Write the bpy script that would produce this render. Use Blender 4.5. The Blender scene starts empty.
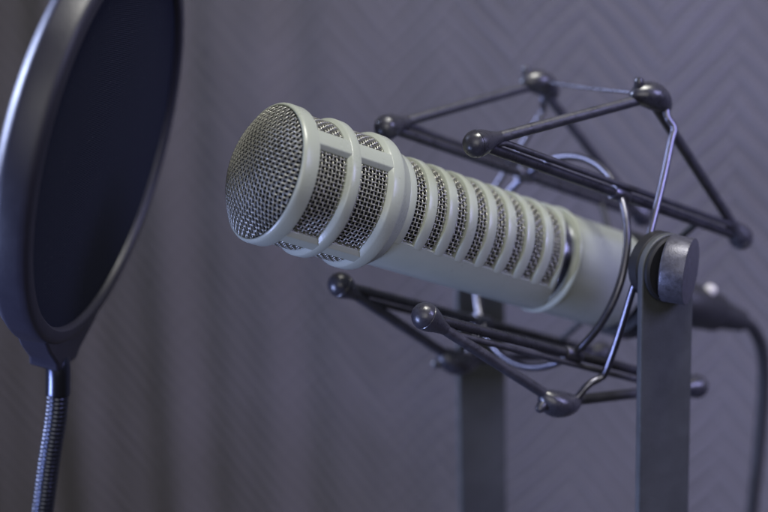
import bpy, bmesh, math, random
import numpy as np
from mathutils import Vector, Matrix
from math import sin, cos, pi, radians

random.seed(3)
S = bpy.context.scene
COL = S.collection

# ------------------------------------------------------------------ frames
# metres; the origin is the pivot axis of the shock mount's yoke
A_YAW, TILT, TILT_CAGE = 0.5667910, 0.3479809, 0.3431598
def frame(a, t):
    p = Vector((sin(a), -cos(a), 0)); h = Vector((-cos(a), -sin(a), 0)); z = Vector((0, 0, 1))
    return cos(t)*h + sin(t)*z, p, -sin(t)*h + cos(t)*z
M, P, U = frame(A_YAW, TILT)              # along the microphone, across the yoke, up
MR, _, UR = frame(A_YAW, TILT_CAGE)
SAG = -0.0103
def MPU(s, w, h): return s*M + w*P + h*U
def CAGE(s, w, h): return s*MR + w*P + (h + SAG)*UR

# ------------------------------------------------------------------ materials
def mat(name, color, rough=0.5, metal=0.0, spec=0.5, bump=None, mottle=None, coat=0.0, sheen=0.0, aniso=None):
    m = bpy.data.materials.new(name); m.use_nodes = True
    nt = m.node_tree; b = nt.nodes['Principled BSDF']
    b.inputs['Base Color'].default_value = (*color, 1)
    b.inputs['Roughness'].default_value = rough
    b.inputs['Metallic'].default_value = metal
    b.inputs['Specular IOR Level'].default_value = spec
    b.inputs['Coat Weight'].default_value = coat
    b.inputs['Sheen Weight'].default_value = sheen
    tc = nt.nodes.new('ShaderNodeTexCoord')
    if mottle:                             # (scale, colour amount, roughness amount): wear, dust and finger marks
        n = nt.nodes.new('ShaderNodeTexNoise'); n.inputs['Scale'].default_value = mottle[0]
        n.inputs['Detail'].default_value = 6; n.inputs['Roughness'].default_value = 0.65
        nt.links.new(tc.outputs['Object'], n.inputs['Vector'])
        r = nt.nodes.new('ShaderNodeMapRange'); r.inputs['From Min'].default_value = .3; r.inputs['From Max'].default_value = .7
        r.inputs['To Min'].default_value = 1-mottle[1]; r.inputs['To Max'].default_value = 1+mottle[1]
        nt.links.new(n.outputs['Fac'], r.inputs['Value'])
        mx = nt.nodes.new('ShaderNodeMix'); mx.data_type = 'RGBA'; mx.blend_type = 'MULTIPLY'
        mx.inputs['Factor'].default_value = 1; mx.inputs['A'].default_value = (*color, 1)
        nt.links.new(r.outputs['Result'], mx.inputs['B']); nt.links.new(mx.outputs['Result'], b.inputs['Base Color'])
        r2 = nt.nodes.new('ShaderNodeMapRange'); r2.inputs['From Min'].default_value = .3; r2.inputs['From Max'].default_value = .7
        r2.inputs['To Min'].default_value = max(.02, rough-mottle[2]); r2.inputs['To Max'].default_value = min(1, rough+mottle[2])
        nt.links.new(n.outputs['Fac'], r2.inputs['Value']); nt.links.new(r2.outputs['Result'], b.inputs['Roughness'])
    if bump:                               # (scale, strength, distance)
        n = nt.nodes.new('ShaderNodeTexNoise'); n.inputs['Scale'].default_value = bump[0]; n.inputs['Detail'].default_value = 4
        nt.links.new(tc.outputs['Object'], n.inputs['Vector'])
        bp = nt.nodes.new('ShaderNodeBump'); bp.inputs['Strength'].default_value = bump[1]; bp.inputs['Distance'].default_value = bump[2]
        nt.links.new(n.outputs['Fac'], bp.inputs['Height']); nt.links.new(bp.outputs['Normal'], b.inputs['Normal'])
    return m

m_shell = mat('beige_satin_paint', (.325, .350, .305), .29, 0, .5, bump=(900, .12, .0004), mottle=(70, .03, .03))
m_mesh = mat('nickel_wire_mesh', (.36, .36, .325), .36, .7, .5, mottle=(90, .15, .06))
m_liner = mat('black_foam_liner', (.010, .011, .012), .95, 0, .1)
m_chrome = mat('polished_steel', (.55, .56, .60), .16, 1.0)
m_wire = mat('bright_bent_wire', (.17, .17, .21), .34, 1.0)
m_rod = mat('dark_coated_steel', (.060, .060, .075), .30, .65, .5, mottle=(150, .2, .08))
m_ring = mat('grey_steel_rod', (.13, .13, .16), .34, .9, mottle=(150, .2, .08))
m_band = mat('black_rubber', (.032, .032, .043), .46, 0, .5, bump=(700, .35, .0006), mottle=(200, .3, .12))
m_cap = mat('satin_black_cap', (.031, .031, .042), .30, 0, .6, bump=(700, .28, .0004), mottle=(300, .25, .10))
m_yoke = mat('dark_grey_powder_coat', (.056, .060, .064), .46, 0, .4, bump=(1600, .5, .0003), mottle=(45, .18, .08))
m_knob = mat('worn_dark_metal', (.085, .085, .108), .42, .45, .5, bump=(1500, .22, .0003), mottle=(420, .28, .10))
m_washer = mat('matt_black_rubber', (.012, .012, .014), .55, 0, .35)
m_hoop = mat('dark_grey_plastic', (.022, .022, .038), .42, 0, .45, bump=(900, .15, .0003), mottle=(50, .10, .05))
m_goose = mat('dark_chrome_coil', (.055, .060, .080), .28, .9)
m_collar = mat('dark_chrome', (.075, .082, .11), .28, 1.0)
m_cable = mat('black_cable_jacket', (.018, .018, .021), .5, 0, .4)
m_latch = mat('pale_plastic', (.55, .53, .50), .4)

def screen_material():
    m = mat('navy_nylon_screen', (.017, .021, .042), .8, 0, .2)
    nt = m.node_tree; b = nt.nodes['Principled BSDF']
    tc = nt.nodes.new('ShaderNodeTexCoord')
    bp = nt.nodes.new('ShaderNodeBump'); bp.inputs['Strength'].default_value = .5; bp.inputs['Distance'].default_value = .0003
    w1 = nt.nodes.new('ShaderNodeTexWave'); w1.bands_direction = 'X'; w1.inputs['Scale'].default_value = 420
    w2 = nt.nodes.new('ShaderNodeTexWave'); w2.bands_direction = 'Y'; w2.inputs['Scale'].default_value = 420
    ad = nt.nodes.new('ShaderNodeMath'); ad.operation = 'ADD'
    for w in (w1, w2): nt.links.new(tc.outputs['Object'], w.inputs['Vector'])
    nt.links.new(w1.outputs['Fac'], ad.inputs[0]); nt.links.new(w2.outputs['Fac'], ad.inputs[1])
    nt.links.new(ad.outputs[0], bp.inputs['Height']); nt.links.new(bp.outputs['Normal'], b.inputs['Normal'])
    # specks of lint caught in the weave
    v = nt.nodes.new('ShaderNodeTexNoise'); v.inputs['Scale'].default_value = 900; v.inputs['Detail'].default_value = 1
    nt.links.new(tc.outputs['Object'], v.inputs['Vector'])
    r = nt.nodes.new('ShaderNodeValToRGB'); r.color_ramp.elements[0].position = .70; r.color_ramp.elements[1].position = .80
    r.color_ramp.elements[0].color = (.017, .021, .042, 1); r.color_ramp.elements[1].color = (.07, .075, .095, 1)
    nt.links.new(v.outputs['Fac'], r.inputs['Fac']); nt.links.new(r.outputs['Color'], b.inputs['Base Color'])
    return m
m_screen = screen_material()

def blanket_material():
    m = mat('grey_quilted_cotton', (.155, .150, .172), .85, 0, .2, sheen=.25)
    nt = m.node_tree; b = nt.nodes['Principled BSDF']; tc = nt.nodes.new('ShaderNodeTexCoord')
    n = nt.nodes.new('ShaderNodeTexNoise'); n.inputs['Scale'].default_value = 9; n.inputs['Detail'].default_value = 5
    nt.links.new(tc.outputs['Object'], n.inputs['Vector'])
    r = nt.nodes.new('ShaderNodeValToRGB')
    r.color_ramp.elements[0].position = .3; r.color_ramp.elements[0].color = (.106, .099, .106, 1)
    r.color_ramp.elements[1].position = .7; r.color_ramp.elements[1].color = (.130, .122, .138, 1)
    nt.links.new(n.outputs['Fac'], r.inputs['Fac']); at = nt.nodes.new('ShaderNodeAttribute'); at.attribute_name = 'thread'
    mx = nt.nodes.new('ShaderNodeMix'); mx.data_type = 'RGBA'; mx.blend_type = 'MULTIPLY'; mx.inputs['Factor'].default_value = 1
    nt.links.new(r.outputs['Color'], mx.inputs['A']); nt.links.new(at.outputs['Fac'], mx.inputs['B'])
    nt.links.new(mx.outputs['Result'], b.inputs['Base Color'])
    f = nt.nodes.new('ShaderNodeTexNoise'); f.inputs['Scale'].default_value = 700; f.inputs['Detail'].default_value = 3
    nt.links.new(tc.outputs['Object'], f.inputs['Vector'])
    bp = nt.nodes.new('ShaderNodeBump'); bp.inputs['Strength'].default_value = .4; bp.inputs['Distance'].default_value = .0006
    nt.links.new(f.outputs['Fac'], bp.inputs['Height']); nt.links.new(bp.outputs['Normal'], b.inputs['Normal'])
    return m
m_blanket = blanket_material()

# ------------------------------------------------------------------ object helpers
def finish(me, sharp=38):
    me.polygons.foreach_set('use_smooth', [True]*len(me.polygons))
    if sharp: me.set_sharp_from_angle(angle=radians(sharp))
    me.update()

def link(name, me, material, parent=None, bevel=None, sharp=38):
    me.name = name; finish(me, sharp)
    o = bpy.data.objects.new(name, me); COL.objects.link(o)
    me.materials.append(material)
    if parent: o.parent = parent
    if bevel:
        b = o.modifiers.new('bevel', 'BEVEL'); b.width = bevel; b.segments = 2; b.limit_method = 'ANGLE'; b.angle_limit = radians(45)
        b.harden_normals = False
    return o

def obj(name, bm, material, parent=None, bevel=None, sharp=38):
    bmesh.ops.recalc_face_normals(bm, faces=bm.faces)
    me = bpy.data.meshes.new(name); bm.to_mesh(me); bm.free()
    return link(name, me, material, parent, bevel, sharp)

def thing(name, label, cat, loc=(0, 0, 0), mw=None):
    o = bpy.data.objects.new(name, None); COL.objects.link(o); o.empty_display_size = .02
    if mw is not None: o.matrix_world = mw
    else: o.location = loc
    o['label'] = label; o['category'] = cat
    return o

def axes(d):
    d = d.normalized(); a = Vector((0, 0, 1)) if abs(d.z) < .9 else Vector((1, 0, 0))
    x = a.cross(d).normalized(); return x, d.cross(x)

def smooth_path(pts, n=8):
    pts = [Vector(p) for p in pts]; out = []
    for i in range(len(pts)-1):
        p0 = pts[max(i-1, 0)]; p1 = pts[i]; p2 = pts[i+1]; p3 = pts[min(i+2, len(pts)-1)]
        for k in range(n):
            t = k/n
            out.append(.5*((2*p1)+(p2-p0)*t+(2*p0-5*p1+4*p2-p3)*t*t+(3*p1-p0-3*p2+p3)*t**3))
    return out+[pts[-1]]

def fillet(pts, r, n=5, closed=False):
    """round the corners of a polyline"""
    pts = [Vector(p) for p in pts]; out = []; N = len(pts)
    for i, p in enumerate(pts):
        if not closed and i in (0, N-1): out.append(p); continue
        a = pts[i-1]; b = pts[(i+1) % N]
        d0 = min(r, (a-p).length*.45); d1 = min(r, (b-p).length*.45)
        q0 = p+(a-p).normalized()*d0; q1 = p+(b-p).normalized()*d1
        for k in range(n+1):
            t = k/n; out.append((1-t)**2*q0+2*t*(1-t)*p+t*t*q1)
    return out

def sweep(bm, pts, rad, n=12, closed=False):
    pts = [Vector(p) for p in pts]; N = len(pts); rings = []; x = None
    for i, p in enumerate(pts):
        t = (pts[(i+1) % N]-pts[i-1]) if closed else (pts[min(i+1, N-1)]-pts[max(i-1, 0)])
        t.normalize()
        if x is None: x, _ = axes(t)
        x = (x-t*x.dot(t)).normalized(); y = t.cross(x)
        r = rad(i/(N-1)) if callable(rad) else rad
        rings.append([bm.verts.new(p+r*(cos(2*pi*k/n)*x+sin(2*pi*k/n)*y)) for k in range(n)])
    for i in range(N if closed else N-1):
        a, b = rings[i], rings[(i+1) % N]; off = 0
        if closed and i == N-1:
            off = min(range(n), key=lambda o: (b[o].co-a[0].co).length)
        for k in range(n):
            bm.faces.new((a[k], a[(k+1) % n], b[(k+1+off) % n], b[(k+off) % n]))
    if not closed:
        bm.faces.new(rings[0]); bm.faces.new(rings[-1][::-1])

def lathe(bm, prof, c=Vector((0, 0, 0)), d=Vector((0, 0, 1)), n=48):
    """prof: list of (radius, along); ends with radius 0 close to a point"""
    x, y = axes(Vector(d)); d = Vector(d).normalized(); c = Vector(c); rings = []
    for r, z in prof:
        if r < 1e-7: rings.append([bm.verts.new(c+d*z)])
        else: rings.append([bm.verts.new(c+d*z+r*(cos(2*pi*k/n)*x+sin(2*pi*k/n)*y)) for k in range(n)])
    for a, b in zip(rings, rings[1:]):
        for k in range(n):
            k2 = (k+1) % n
            if len(a) == 1 and len(b) > 1: bm.faces.new((a[0], b[k2], b[k]))
            elif len(b) == 1 and len(a) > 1: bm.faces.new((a[k], a[k2], b[0]))
            elif len(a) > 1: bm.faces.new((a[k], a[k2], b[k2], b[k]))

def arc_solid(bm, prof, a0, a1, n, full=False):
    """closed section (list of (radius, z), or a function of the angle in degrees) turned about Z from a0 to a1"""
    rings = []
    for i in range(n if full else n+1):
        a = a0+(a1-a0)*i/n; q = prof(a) if callable(prof) else prof; t = radians(a)
        rings.append([bm.verts.new((r*cos(t), r*sin(t), z)) for r, z in q])
    m = len(rings[0])
    for i in range(n):
        A, B = rings[i], rings[(i+1) % len(rings)]
        for k in range(m): bm.faces.new((A[k], A[(k+1) % m], B[(k+1) % m], B[k]))
    if not full: bm.faces.new(rings[0]); bm.faces.new(rings[-1][::-1])

def capsule_prof(r0, l0, r1, l1): return [(0, l0), (r0, l0), (r1, l1), (0, l1)]

class Wires:
    """many fine round wires gathered into one mesh"""
    def __init__(self): self.v = []; self.f = []; self.n = 0
    def add(self, pts, nrm, r, k=5):
        pts = np.asarray(pts); nrm = np.asarray(nrm); N = len(pts)
        t = np.gradient(pts, axis=0); t /= np.linalg.norm(t, axis=1)[:, None]+1e-12
        s = np.cross(t, nrm); s /= np.linalg.norm(s, axis=1)[:, None]+1e-12; u = np.cross(s, t)
        an = np.arange(k)*2*pi/k
        V = pts[:, None]+r*(np.cos(an)[None, :, None]*u[:, None]+np.sin(an)[None, :, None]*s[:, None])
        self.v.append(V.reshape(-1, 3))
        i = np.arange(N-1)[:, None]*k; j = np.arange(k)[None]; j2 = (j+1) % k
        F = np.stack([i+j, i+j2, i+k+j2, i+k+j], -1).reshape(-1, 4)+self.n
        self.f.append(F); self.n += N*k
    def build(self, name, material, parent):
        V = np.concatenate(self.v); F = np.concatenate(self.f)
        me = bpy.data.meshes.new(name)
        me.vertices.add(len(V)); me.vertices.foreach_set('co', V.astype(np.float32).ravel())
        me.loops.add(len(F)*4); me.loops.foreach_set('vertex_index', F.astype(np.int32).ravel())
        me.polygons.add(len(F)); me.polygons.foreach_set('loop_start', np.arange(0, len(F)*4, 4, dtype=np.int32))
        me.update(calc_edges=True); me.validate()
        return link(name, me, material, parent, sharp=None)

# ------------------------------------------------------------------ microphone (local axes: X near side, Y up, Z to the front)
SAGM = -0.0101
mw = Matrix(((P.x, U.x, M.x, 0), (P.y, U.y, M.y, 0), (P.z, U.z, M.z, 0), (0, 0, 0, 1)))
mw.translation = SAGM*U
mic = thing('microphone', 'beige broadcast microphone with woven metal grille head and slotted barrel held in the black cage', 'microphone', mw=mw)

RB, RH = .0225, .0270                       # barrel and head radius
# --- head cage: three rings and four rows of bars
bm = bmesh.new()
def rounded(r0, r1, z0, z1, e=.0011):
    return [(r0, z0), (r1-e, z0), (r1-.3*e, z0+.3*e), (r1, z0+e), (r1, z1-e), (r1-.3*e, z1-.3*e), (r1-e, z1), (r0, z1)]
arc_solid(bm, [(.0240, .1448), (.0263, .1448), (.0268, .1451), (RH, .1458), (RH, .1500), (.0268, .1510), (.0264, .1516),
               (.0259, .1519), (.0254, .1517), (.0251, .1510), (.0250, .1500), (.0240, .1490)], 0, 360, 128, True)
arc_solid(bm, [(.0238, .1262), (.0259, .1262), (.0267, .1264), (RH, .1271), (RH, .1303), (.0268, .1307), (.0265, .1310), (.0254, .1320), (.0238, .1321)], 0, 360, 128, True)
arc_solid(bm, [(.0236, .1133), (.0254, .1132), (.0265, .1121), (.0268, .1117), (RH, .1112), (RH, .1070), (.0267, .1061), (.0260, .1052), (.0246, .1030),
               (.0238, .1016), (.0231, .1006), (.0222, .1004), (.0205, .1004), (.0205, .1133)], 0, 360, 128, True)
FL = 3.4
for c, half in ((41.6, 6.6), (-53.2, 4.6), (138.4, 6.6), (233.2, 4.6)):
    def bar_r(a):
        k = min(1, max(0, (half+FL-abs(a-c))/FL)); return .0254+(.02685-.0254)*k
    for z0, z1 in ((.1300, .1462), (.1108, .1274)):
        arc_solid(bm, lambda a: [(.0236, z0), (bar_r(a), z0), (bar_r(a), z1), (.0236, z1)], c-half-FL, c+half+FL, 32)
obj('head_cage', bm, m_shell, mic, bevel=.0005)

PITCH, WR = .00155, .000225
# --- domed woven front grille
W = Wires(); R0 = .0252; ZB = .1520; HD = .0088
def dome_z(x, y):
    q = np.clip(np.sqrt(x*x+y*y)/R0, 0, 1.0); return ZB+HD*(1-q**2.3)
def dome_n(x, y):
    e = 1e-5; gx = (dome_z(x+e, y)-dome_z(x-e, y))/(2*e); gy = (dome_z(x, y+e)-dome_z(x, y-e))/(2*e)
    n = np.stack([-gx, -gy, np.ones_like(gx)], 1); return n/np.linalg.norm(n, axis=1)[:, None]
rot = radians(-4)
K = int(R0/PITCH)+1
rs = random.Random(5)
for d in (0, 1):
    for i in range(-K, K+1):
        c = (i+.5)*PITCH
        if abs(c) > R0*.985: continue
        L = math.sqrt(R0*R0-c*c); n = max(8, int(2*L/PITCH*6))
        t = np.linspace(-L, L, n); o = c+.00005*np.sin(t*400+i)
        x, y = (t, np.full(n, 1.)*o) if d == 0 else (np.full(n, 1.)*o, t)
        ph = np.cos(pi*(t/PITCH-.5))*(1 if (i+d) % 2 == 0 else -1)
        X, Y = x*cos(rot)-y*sin(rot), x*sin(rot)+y*cos(rot)
        N = dome_n(X, Y); Pp = np.stack([X, Y, dome_z(X, Y)], 1)+N*(ph*WR*.85)[:, None]
        W.add(Pp, N, WR)
W.build('front_grille', m_mesh, mic)
bm = bmesh.new()
lathe(bm, [(0, ZB+HD-.0019)]+[(R0*q*.985, float(dome_z(np.array(R0*q), np.array(0.)))-.0019) for q in (.15, .3, .45, .6, .75, .85, .93, 1)]+[(.022, .1490), (0, .1490)], n=64)
obj('foam_lining', bm, m_liner, mic)

PITCH, WR = .00162, .00025
# --- woven cylinder behind the head windows and behind the slots
def woven_cylinder(name, R, z0, z1, circ, a0, a1):
    W = Wires(); n_ax = int(round(2*pi*R/PITCH/2))*2; st = 2*pi/n_ax
    k0, k1 = math.ceil(radians(a0)/st), math.floor(radians(a1)/st)
    for j in circ:                                       # hoops
        z = z0+(j+.5)*PITCH; n = (k1-k0)*6+1; a = np.linspace(k0*st, k1*st, n)
        ph = np.cos(pi*(a/st))*(1 if j % 2 == 0 else -1); r = R+ph*WR*.85
        N = np.stack([np.cos(a), np.sin(a), 0*a], 1)
        W.add(np.stack([r*np.cos(a), r*np.sin(a), np.full(n, z)], 1), N, WR)
    for k in range(k0, k1+1):                            # lengthwise wires
        n = int((z1-z0)/PITCH*6); z = np.linspace(z0, z1, n); a = k*st
        ph = -np.cos(pi*((z-z0)/PITCH-.5))*(1 if k % 2 == 0 else -1); r = R+ph*WR*.85
        N = np.tile(np.array([[cos(a), sin(a), 0]]), (n, 1))
        W.add(np.stack([r*cos(a), r*sin(a), z], 1), N, WR)
    return W.build(name, m_mesh, mic)
woven_cylinder('head_grille', .0248, .108, .1475, range(int(.0395/PITCH)), -110, 250)
bm = bmesh.new(); lathe(bm, [(0, .1065), (.0235, .1065), (.0235, .1465), (0, .1465)], n=64)
obj('foam_lining', bm, m_liner, mic)

# --- barrel: ribs, smooth underside, rear end
SL0, SL1 = -28, 208
SLOTS = [.0940-.0102*k for k in range(8)]; SW = .0056
def z_rear(a):                                           # rear edge of the sleeve: an oval cut-out
    q = ((a+90) % 360)-90
    if q > 90: q = 180-q
    return 0.0112+.0076*max(0, cos(radians(q*.98-12)))**1.3 if abs(q) < 89 else .0112
bm = bmesh.new()
def ribsec(z0, z1, r1=RB+.0002, e=.0007):
    return [(.0203, z0), (r1-e, z0), (r1-.3*e, z0+.3*e), (r1, z0+e), (r1, z1-e), (r1-.3*e, z1-.3*e), (r1-e, z1), (.0203, z1)]
arc_solid(bm, ribsec(SLOTS[0]+SW/2, .1016), SL0-2, SL1+2, 72)
for a, b in zip(SLOTS, SLOTS[1:]):
    arc_solid(bm, ribsec(b+SW/2, a-SW/2), SL0-2, SL1+2, 72)
arc_solid(bm, lambda a: ribsec(z_rear(a), SLOTS[-1]-SW/2), SL0-2, SL1+2, 72)
def undersec(a):
    z0 = z_rear(a); r1 = RB+.0001; e = .0006
    return [(.0203, z0), (r1-e, z0), (r1-.3*e, z0+.3*e), (r1, z0+e), (r1, .1014), (.0203, .1014)]
arc_solid(bm, undersec, SL1, 360+SL0, 48)
obj('barrel', bm, m_shell, mic, sharp=30)
circ = [j for j in range(int(.084/PITCH)) if any(abs(.0178+(j+.5)*PITCH-s) < SW/2+.0006 for s in SLOTS)]
woven_cylinder('slot_grille', .0210, .0178, .0178+.084, circ, SL0-3, SL1+3)
bm = bmesh.new(); lathe(bm, [(0, .0185), (.0196, .0185), (.0196, .1030), (0, .1030)], n=64)
obj('foam_lining', bm, m_liner, mic)
bm = bmesh.new(); lathe(bm, [(0, .0055), (.0199, .0055), (.0206, .0068), (.0206, .0168), (.0199, .0184), (0, .0184)], n=96)
obj('chrome_band', bm, m_chrome, mic)
bm = bmesh.new()
lathe(bm, [(.0200, .0112), (.0222, .0112), (.0230, .0109), (.0233, .0102), (.0232, .0094), (.0227, .0087), (.0222, .0084), (.0220, .0078),
           (.0219, -.0290), (.0212, -.0310), (.0196, -.0322), (.0178, -.0330), (.0168, -.0480), (.0160, -.0492), (0, -.0494)], n=96)
obj('rear_barrel', bm, m_shell, mic)

# ------------------------------------------------------------------ cable with its plug
AX0 = SAGM*U
def AXP(s): return AX0+s*M
cab = thing('microphone_cable', 'black cable plugged into the rear of the microphone and hanging down', 'cable', loc=AXP(-.05))
def rel(o, pts): return [Vector(p)-o.location for p in pts]
bm = bmesh.new()
lathe(bm, [(0, -.0500), (.0086, -.0500), (.0097, -.0510), (.0097, -.0740), (.0102, -.0750), (.0102, -.0900), (.0097, -.0910), (.0092, -.1000), (.0080, -.1015), (0, -.1015)], AX0-cab.location, M, 40)
obj('plug_body', bm, m_cable, cab)
bm = bmesh.new()
lathe(bm, [(0, -.1010), (.0078, -.1012)]+[(.0076-.0022*i/8-(.0006 if i % 2 else 0), -.1015-.0022*i) for i in range(9)]+[(.0036, -.1215), (0, -.1215)], AX0-cab.location, M, 32)
obj('strain_relief', bm, m_cable, cab)
bm = bmesh.new()
c0 = AXP(-.088)+.0098*(cos(radians(62))*P+sin(radians(62))*U)
lathe(bm, [(0, .0030), (.0020, .0028), (.0028, .0018), (.0030, 0), (.0030, -.003), (0, -.003)], c0-cab.location, (cos(radians(62))*P+sin(radians(62))*U), 20)
obj('latch_button', bm, m_latch, cab)
e = AXP(-.1195)
pts = smooth_path([AXP(-.117), AXP(-.123), e-M*.010+Vector((.001, .002, -.004)), e+Vector((.0140, .011, -.018)), e+Vector((.0165, .014, -.036)),
                   e+Vector((.0165, .016, -.07)), e+Vector((.0145, .016, -.12)), e+Vector((.016, .02, -.20)), e+Vector((.02, .03, -.30))], 10)
bm = bmesh.new(); sweep(bm, rel(cab, pts), .0031, 14)
obj('cable_cord', bm, m_cable, cab)

# ------------------------------------------------------------------ shock mount
mount = thing('shock_mount', 'black shock mount with rubber bands, bent wires and flat yoke around the microphone', 'shock mount')
WRD, HRD, LF, LR = .0314, .0341, .0848, .0682
HUB_S, HUB_W, HUB_H = .0117, .0360, .0645
balls = []
for sw in (1, -1):
    for sh in (1, -1):
        a = CAGE(LF, sw*WRD, sh*HRD); b = CAGE(-LR, sw*WRD, sh*HRD)
        bm = bmesh.new(); sweep(bm, [a+(b-a)*t for t in (0.01, .25, .5, .75, .99)], .0021, 14)
        rod = obj('rod', bm, m_rod, mount)
        hub = MPU(HUB_S, sw*HUB_W, sh*HUB_H)
        for end, other in ((a, b), (b, a)):
            lean = (end-hub).normalized()
            bm = bmesh.new()                              # moulded cap with a fine seam, drawn out into the band
            R = .0054
            prof = [(0, R*1.04)]+[(R*sin(radians(t)), R*1.04*cos(radians(t))) for t in (12, 25, 40, 55, 70, 82)]
            prof += [(R*.998, R*.05), (R*.965, R*.015), (R*.965, -R*.015), (R*.998, -R*.05)]
            prof += [(R*.98, -R*.22), (R*.93, -R*.48), (R*.84, -R*.76), (R*.72, -R*1.05), (R*.60, -R*1.35), (R*.50, -R*1.7), (R*.44, -R*2.0), (0, -R*2.02)]
            lathe(bm, prof, end, lean, 32)
            obj('end_cap', bm, m_cap, rod)
        side = ((a+b)/2-CAGE((LF-LR)/2, 0, 0)); side = (side-MR*side.dot(MR)).normalized()
        # rubber loop: ball - hub - ball and back along the rod
        of = (P*sw*.35+UR*sh*.9).normalized()
        loop = [a+MR*.0004, hub+(a-hub).normalized()*.006, hub, hub+(b-hub).normalized()*.006, b-MR*.0004]
        bm = bmesh.new()
        sweep(bm, fillet(loop, .003), lambda t: .00225, 14)
        bk = [b+of*.0010+MR*.004, b+of*.0040+MR*.012, a+of*.0040-MR*.012, a+of*.0010-MR*.004]
        sweep(bm, bk, .0013, 10)
        obj('elastic_band', bm, m_band, mount)
        # hub that carries the band
        bm = bmesh.new()
        bis = (hub-(a+b)/2).normalized(); along = MR; w = along.cross(bis).normalized()
        bmesh.ops.create_uvsphere(bm, u_segments=28, v_segments=16, radius=1)
        for v in bm.verts:
            c = v.co.copy(); f = abs(c.x)
            v.co = hub+along*(.0112*c.x-.001)+bis*(.0056*c.z+.0008-.0026*c.x*c.x)+w*(.0070*c.y*(1-.25*c.x*c.x))
        n0 = hub+along*.0080+bis*.0036
        lathe(bm, [(0, .0024), (.0012, .0021), (.0019, .0012), (.0021, 0), (.0022, -.0025), (0, -.003)], n0, (bis+along*.5).normalized(), 18)
        obj('hub', bm, m_cap, mount)
for sw in (1, -1):                                        # bent wires from hub to hub past each pivot
    bm = bmesh.new()
    w = [(.0100, .036, .0650), (.0047, .0385, .0630), (.0033, .0400, .0589), (-.0003, .0420, .0553), (.0004, .0432, .0500), (.0026, .0475, .0335), (.0067, .0535, .0084), (.0080, .0550, -.0049),
         (.0064, .0530, -.0131), (.0015, .0480, -.0311), (-.0023, .0430, -.0468), (-.0017, .0415, -.0503), (.0021, .0400, -.0544), (.0048, .0375, -.0619), (.0120, .036, -.0641)]
    sweep(bm, smooth_path([MPU(s, sw*x, h) for s, x, h in w], 6), .00150, 14)
    obj('suspension_wire', bm, m_wire, mount)
bm = bmesh.new()
sweep(bm, [MPU(HUB_S, HUB_W, HUB_H+.001), MPU(HUB_S, 0, HUB_H+.0006), MPU(HUB_S, -HUB_W, HUB_H+.001)], 0.0006, 8)
obj('cross_wire', bm, m_rod, mount)
# ring round the barrel, tied to the four rods
RR = .0462
bm = bmesh.new()
sweep(bm, [CAGE(.0075, RR*cos(t), RR*sin(t)) for t in [2*pi*k/96 for k in range(96)]], .00165, 14, closed=True)
for sw in (1, -1):
    for sh in (1, -1):                                    # short ferrules where the ring crosses a rod
        c = CAGE(.0075, sw*WRD, sh*HRD)
        lathe(bm, [(0, -.0045), (.0027, -.0045), (.0031, -.0038), (.0031, .0038), (.0027, .0045), (0, .0045)], c, MR, 20)
obj('cage_ring', bm, m_ring, mount)
# collar that grips the tail of the microphone, with its four stays
bm = bmesh.new()
lathe(bm, [(.0176, -.0345), (.0225, -.0345), (.0238, -.0355), (.0238, -.0455), (.0225, -.0465), (.0172, -.0465), (.0172, -.0345), (.0176, -.0345)], AX0, M, 64)
for sw in (1, -1):
    for sh in (1, -1):
        sweep(bm, [AXP(-.040)+.023*(sw*.68*P+sh*.73*U), CAGE(-.040, sw*WRD, sh*HRD)], .0014, 10)
obj('tail_collar', bm, m_washer, mount)

# --- yoke
B2 = .0137; TH = .0030; H = Vector((cos(A_YAW), sin(A_YAW), 0)); q = radians(2)
DOWN = -Vector((0, 0, 1))*cos(q)+H*sin(q); SIDE = P.cross(DOWN).normalized()
W_NEAR, W_FAR, YL = .0605, -.0643, .165
bm = bmesh.new()
def plate(c, nrm, th, outline):
    f = [bm.verts.new(c+nrm*th/2+x*SIDE+y*DOWN) for x, y in outline]; g = [bm.verts.new(c-nrm*th/2+x*SIDE+y*DOWN) for x, y in outline]
    bm.faces.new(f); bm.faces.new(g[::-1])
    for i in range(len(f)): j = (i+1) % len(f); bm.faces.new((f[i], f[j], g[j], g[i]))
outl = [(B2*cos(radians(t)), -B2*sin(radians(t))) for t in range(0, 181, 6)]+[(-B2, YL), (B2, YL)]
plate(P*W_NEAR, P, TH, outl); plate(P*W_FAR, P, TH, outl)
mid = (W_NEAR+W_FAR)/2; half = (W_NEAR-W_FAR)/2+TH/2
vs = [P*(mid+sx*half)+SIDE*(sy*B2)+DOWN*(YL+sz) for sz in (0.0002, .004) for sx, sy in ((-1, -1), (1, -1), (1, 1), (-1, 1))]
vv = [bm.verts.new(v) for v in vs]
for f in ((0, 1, 2, 3), (7, 6, 5, 4), (0, 4, 5, 1), (1, 5, 6, 2), (2, 6, 7, 3), (3, 7, 4, 0)): bm.faces.new([vv[i] for i in f])
obj('yoke', bm, m_yoke, mount, bevel=.0006)
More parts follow.
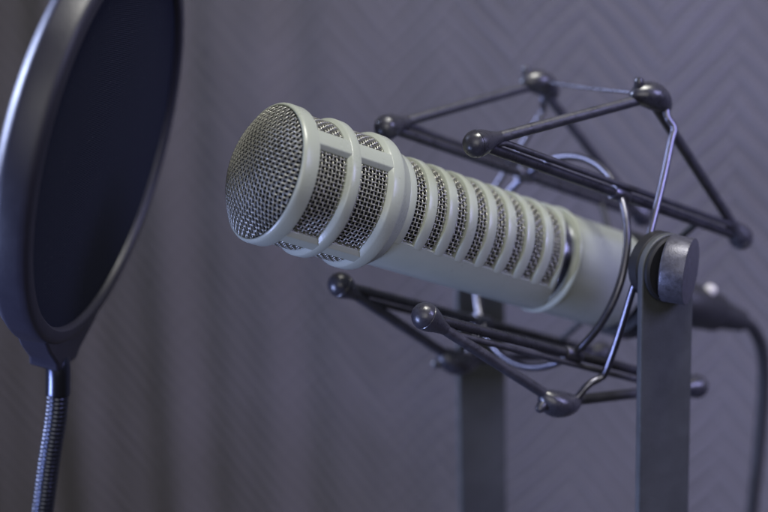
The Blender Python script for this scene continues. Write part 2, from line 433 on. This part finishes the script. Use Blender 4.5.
for sw, wc in ((1, W_NEAR), (-1, W_FAR)):
    bm = bmesh.new(); n = P*sw
    lathe(bm, [(0, -.0075), (.0125, -.0075), (.0138, -.0066), (.0138, -.0024), (.0130, -.0016), (0, -.0016)], P*wc, n, 56)
    lathe(bm, [(0, .0016), (.0128, .0016), (.0134, .0022), (.0134, .0036), (.0126, .0044), (0, .0044)], P*wc, n, 56)
    obj('washer', bm, m_washer, mount)
    # clamping knob, its axis a little off the pivot's
    kd = Vector((.90, -.42, -.06)).normalized() if sw > 0 else Vector((-.54, .84, 0)).normalized()
    c = (P*.0665+H*.0012) if sw > 0 else P*(wc-.0095)
    bm = bmesh.new(); T = .0049; R = .0133
    lathe(bm, [(0, -T), (R-.0006, -T), (R-.0001, -T+.0005), (R, -T+.0010), (R, T-.0007), (R-.0002, T-.0002), (R-.0007, T), (0, T)], c, kd, 72)
    lathe(bm, [(0, -.006), (.004, -.006), (.004, .006), (0, .006)], P*wc+n*.004, n, 20)
    obj('knob', bm, m_knob, mount)

# ------------------------------------------------------------------ pop filter
CAM = Vector((-.0788184, -.5970579, .1200591)); KP = 1.10              # size and distance of the filter
PC = CAM+(Vector((-.1749, -.0971, .0544))-CAM)*KP; az, el = radians(-8.25), radians(-13.83)
AXN = Vector((cos(el)*cos(az), cos(el)*sin(az), sin(el))).normalized()
E1 = AXN.cross(Vector((0, 0, 1))).normalized(); E2 = E1.cross(AXN).normalized()
if E2.z < 0: E2 = -E2; E1 = -E1
mwp = Matrix(((E1.x, E2.x, AXN.x, PC.x), (E1.y, E2.y, AXN.y, PC.y), (E1.z, E2.z, AXN.z, PC.z), (0, 0, 0, 1)))
if mwp.to_3x3().determinant() < 0:
    E1 = -E1; mwp = Matrix(((E1.x, E2.x, AXN.x, PC.x), (E1.y, E2.y, AXN.y, PC.y), (E1.z, E2.z, AXN.z, PC.z), (0, 0, 0, 1)))
pop = thing('pop_filter', 'round black pop filter on a gooseneck at the left in front of the microphone', 'pop filter', mw=mwp)
def scale(bm): bmesh.ops.scale(bm, vec=(KP, KP, KP), verts=bm.verts)
bm = bmesh.new()
lathe(bm, [(.0674, -.0020), (.0676, -.0004), (.0684, .0004), (.0712, .0005), (.0728, .0000), (.0737, -.0012), (.0741, -.0030), (.0748, -.0088),
           (.0747, -.0098), (.0742, -.0106), (.0722, -.0132), (.0715, -.0135), (.0690, -.0134), (.0676, -.0120), (.0674, -.0020)], n=160)
scale(bm); obj('hoop', bm, m_hoop, pop)
bm = bmesh.new()
lathe(bm, [(0, -.0012), (.030, -.0013), (.060, -.0016), (.0678, -.0020), (.0678, -.0024), (.060, -.0022), (0, -.0020)], n=128)
scale(bm); obj('mesh_screen', bm, m_screen, pop)
bm = bmesh.new()
lathe(bm, [(0, -.0098), (.060, -.0100), (.0678, -.0104), (.0678, -.0108), (0, -.0106)], n=128)
scale(bm); obj('mesh_screen', bm, m_screen, pop)
# moulded lug under the hoop
bm = bmesh.new()
ol = [(-.030, -.0668), (-.0225, -.0735), (-.0160, -.0780), (-.0110, -.0815), (-.0095, -.0848), (.0095, -.0848), (.0110, -.0815), (.0160, -.0780), (.0225, -.0735), (.030, -.0668), (.015, -.0690), (0, -.0700), (-.015, -.0690)]
f = [bm.verts.new((x, y, -.0006)) for x, y in ol]; g = [bm.verts.new((x, y, -.0122)) for x, y in ol]
bm.faces.new(f); bm.faces.new(g[::-1])
for i in range(len(f)): j = (i+1) % len(f); bm.faces.new((f[i], f[j], g[j], g[i]))
scale(bm); obj('lug', bm, m_hoop, pop, bevel=.0012)
inv = mwp.inverted()
def PL(v): return inv @ Vector(v)
def QW(px, py, dy=0):                                    # down the gooseneck: offsets in its own plane
    return CAM+(Vector((px, -.0971+dy, py))-CAM)*KP
top = mwp @ Vector((0, -.0830*KP, -.0064*KP))
path_w = [top, QW(-.1985, -.0266), QW(-.1991, -.0385), QW(-.2003, -.0477), QW(-.2034, -.0633), QW(-.2070, -.0839), QW(-.2116, -.1073, .002), QW(-.222, -.145, .004), QW(-.24, -.19, .006)]
sp = smooth_path(path_w, 14)
zc = QW(0, -.0385).z
bm = bmesh.new()
sweep(bm, [PL(p) for p in sp if p.z > zc], .0050, 28)
obj('collar', bm, m_collar, pop, sharp=None)
dense = []; rest = [p for p in sp if p.z <= zc+.004]
for a, b in zip(rest, rest[1:]):
    k = max(2, int((b-a).length/.00018)); dense += [a+(b-a)*i/k for i in range(k)]
bm = bmesh.new(); acc = [0.]
for a, b in zip(dense, dense[1:]): acc.append(acc[-1]+(b-a).length)
ND = len(dense)
sweep(bm, [PL(p) for p in dense], lambda t: .00415+.00034*abs(sin(pi*acc[min(ND-1, int(round(t*(ND-1))))]/.0018)), 22)
obj('gooseneck', bm, m_goose, pop, sharp=None)

# ------------------------------------------------------------------ quilted blanket behind
def blanket():
    ctrl = [(-1.0, .52), (-.60, .42), (-.35, .335), (-.12, .262), (.04, .195), (.19, .142), (.34, .085), (.55, -.01)]
    pts = smooth_path([Vector((x, y, 0)) for x, y in ctrl], 60)
    L = [0.]
    for a, b in zip(pts, pts[1:]): L.append(L[-1]+(b-a).length)
    L = np.array(L); XY = np.array([(p.x, p.y) for p in pts])
    st = .0019; nu = int(L[-1]/st); nv = int(.80/st)
    u = np.linspace(0, L[-1], nu); x = np.interp(u, L, XY[:, 0]); y = np.interp(u, L, XY[:, 1])
    tx, ty = np.gradient(x), np.gradient(y); ln = np.hypot(tx, ty); nx, ny = ty/ln, -tx/ln        # towards the camera
    z = np.linspace(-.46, .34, nv)
    Ug, Zg = np.meshgrid(u, z, indexing='ij'); Xg = np.broadcast_to(x[:, None], Ug.shape)
    u0 = np.interp(.186, x, u)                                                    # a peak of the zigzag
    per = .0805
    tri = np.abs(((Ug-u0)/per) % 1.0-.5)*2                                         # 1 at peaks, 0 at valleys
    colm = np.floor((Ug-u0)/per*2)
    ph = (Zg+.0012*np.sin(Ug*61+Zg*37)+.0008*np.sin(Zg*143-Ug*29)-tri*per*.5*1.04+.0065)/.0150+.5*(colm % 2)
    fr = ph % 1.0
    ridge = .0016*np.where(fr < .8, fr/.8, (1-fr)/.2)*(.8+.4*np.sin(Ug*23+Zg*17))             # puffed bands between stitched lines
    seam = np.minimum(np.abs(tri), np.abs(1-tri)); ridge *= .8+.2*np.clip(seam/.10, 0, 1)
    fine = .0004*np.sin(2*pi*(Ug*.74+Zg*.67)/.0082)*np.clip((.06-Xg)/.12, 0, 1)     # twill ribs
    left = np.clip((-.02-Xg)/.16, 0, 1)
    folds = left*(.0024*np.sin(Ug*2*pi/.066+.9*np.sin(Zg*3.1))+.0012*np.sin(Ug*2*pi/.037+1.3+Zg*2))
    soft = .004*np.sin(Ug*9+Zg*5)+.003*np.sin(Zg*11-Ug*6)
    d = ridge*(1-.45*left)+fine+folds+soft
    V = np.stack([x[:, None]+nx[:, None]*d, y[:, None]+ny[:, None]*d, Zg+0*d], -1).reshape(-1, 3)
    i = np.arange(nu-1)[:, None]*nv; j = np.arange(nv-1)[None]
    F = np.stack([i+j, i+nv+j, i+nv+j+1, i+j+1], -1).reshape(-1, 4)
    me = bpy.data.meshes.new('acoustic_blanket')
    me.vertices.add(len(V)); me.vertices.foreach_set('co', V.astype(np.float32).ravel())
    me.loops.add(len(F)*4); me.loops.foreach_set('vertex_index', F.astype(np.int32).ravel())
    me.polygons.add(len(F)); me.polygons.foreach_set('loop_start', np.arange(0, len(F)*4, 4, dtype=np.int32))
    me.update(calc_edges=True); me.validate()
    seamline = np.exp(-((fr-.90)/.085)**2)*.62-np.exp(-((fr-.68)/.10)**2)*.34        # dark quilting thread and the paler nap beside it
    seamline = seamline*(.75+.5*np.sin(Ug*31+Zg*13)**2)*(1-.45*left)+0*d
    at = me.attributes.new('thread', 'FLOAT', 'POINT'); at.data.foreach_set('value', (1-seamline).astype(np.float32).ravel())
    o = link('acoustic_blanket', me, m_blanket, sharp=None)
    sd = o.modifiers.new('thickness', 'SOLIDIFY'); sd.thickness = .006; sd.offset = -1
    o['label'] = 'grey quilted blanket with zigzag stitching hanging behind the microphone'; o['category'] = 'blanket'
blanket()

# ------------------------------------------------------------------ lamps
def area(name, loc, target, size, energy, color, size_y=None, spread=180):
    l = bpy.data.lights.new(name, 'AREA'); l.energy = energy; l.color = color; l.size = size; l.spread = radians(spread)
    if size_y: l.shape = 'RECTANGLE'; l.size_y = size_y
    o = bpy.data.objects.new(name, l); COL.objects.link(o); o.location = loc
    o.rotation_euler = (Vector(target)-Vector(loc)).to_track_quat('-Z', 'Y').to_euler()
    return o
area('ceiling_lamp', (.08, -.16, .95), (-.02, -.02, 0), .28, 3.6, (1.0, .985, .91), None, 105)
area('window_lamp', (-.95, .16, .34), (-.02, -.13, -.01), .22, 2.0, (.55, .64, 1.0), .55, 50)
area('desk_lamp', (-.80, -.36, -.32), (0, -.03, 0), .13, .66, (.42, .52, 1.0), .2, 52)
area('blanket_fill', (.75, -.45, .50), (.32, .10, 0), .4, 2.0, (.50, .50, 1.0), None, 65)  # unseen violet fill, added to brighten and tint the blanket's right side
area('room_lamp', (-.10, -1.30, .45), (-.05, 0, .02), .8, 1.6, (1.0, .98, .94), None, 100)

w = bpy.data.worlds.new('World'); S.world = w; w.use_nodes = True
bg = w.node_tree.nodes['Background']; bg.inputs['Color'].default_value = (.57, .535, .56, 1); bg.inputs['Strength'].default_value = .080

# ------------------------------------------------------------------ camera
cd = bpy.data.cameras.new('camera'); cam = bpy.data.objects.new('camera', cd); COL.objects.link(cam)
cam.location = (-.0788184, -.5970579, .1200591)
cam.rotation_euler = (pi/2-.2084422, 0, 0)
cd.sensor_width = 36; cd.lens = 1415.5125/768*36; cd.clip_start = .01; cd.clip_end = 50
cd.dof.use_dof = True; cd.dof.focus_distance = .533; cd.dof.aperture_fstop = 4.2
S.camera = cam

S.render.engine = 'CYCLES'
S.cycles.use_denoising = True
try: S.cycles.denoiser = 'OPENIMAGEDENOISE'
except Exception: pass
S.view_settings.view_transform = 'Standard'; S.view_settings.look = 'None'
S.view_settings.exposure = 0; S.view_settings.gamma = 1
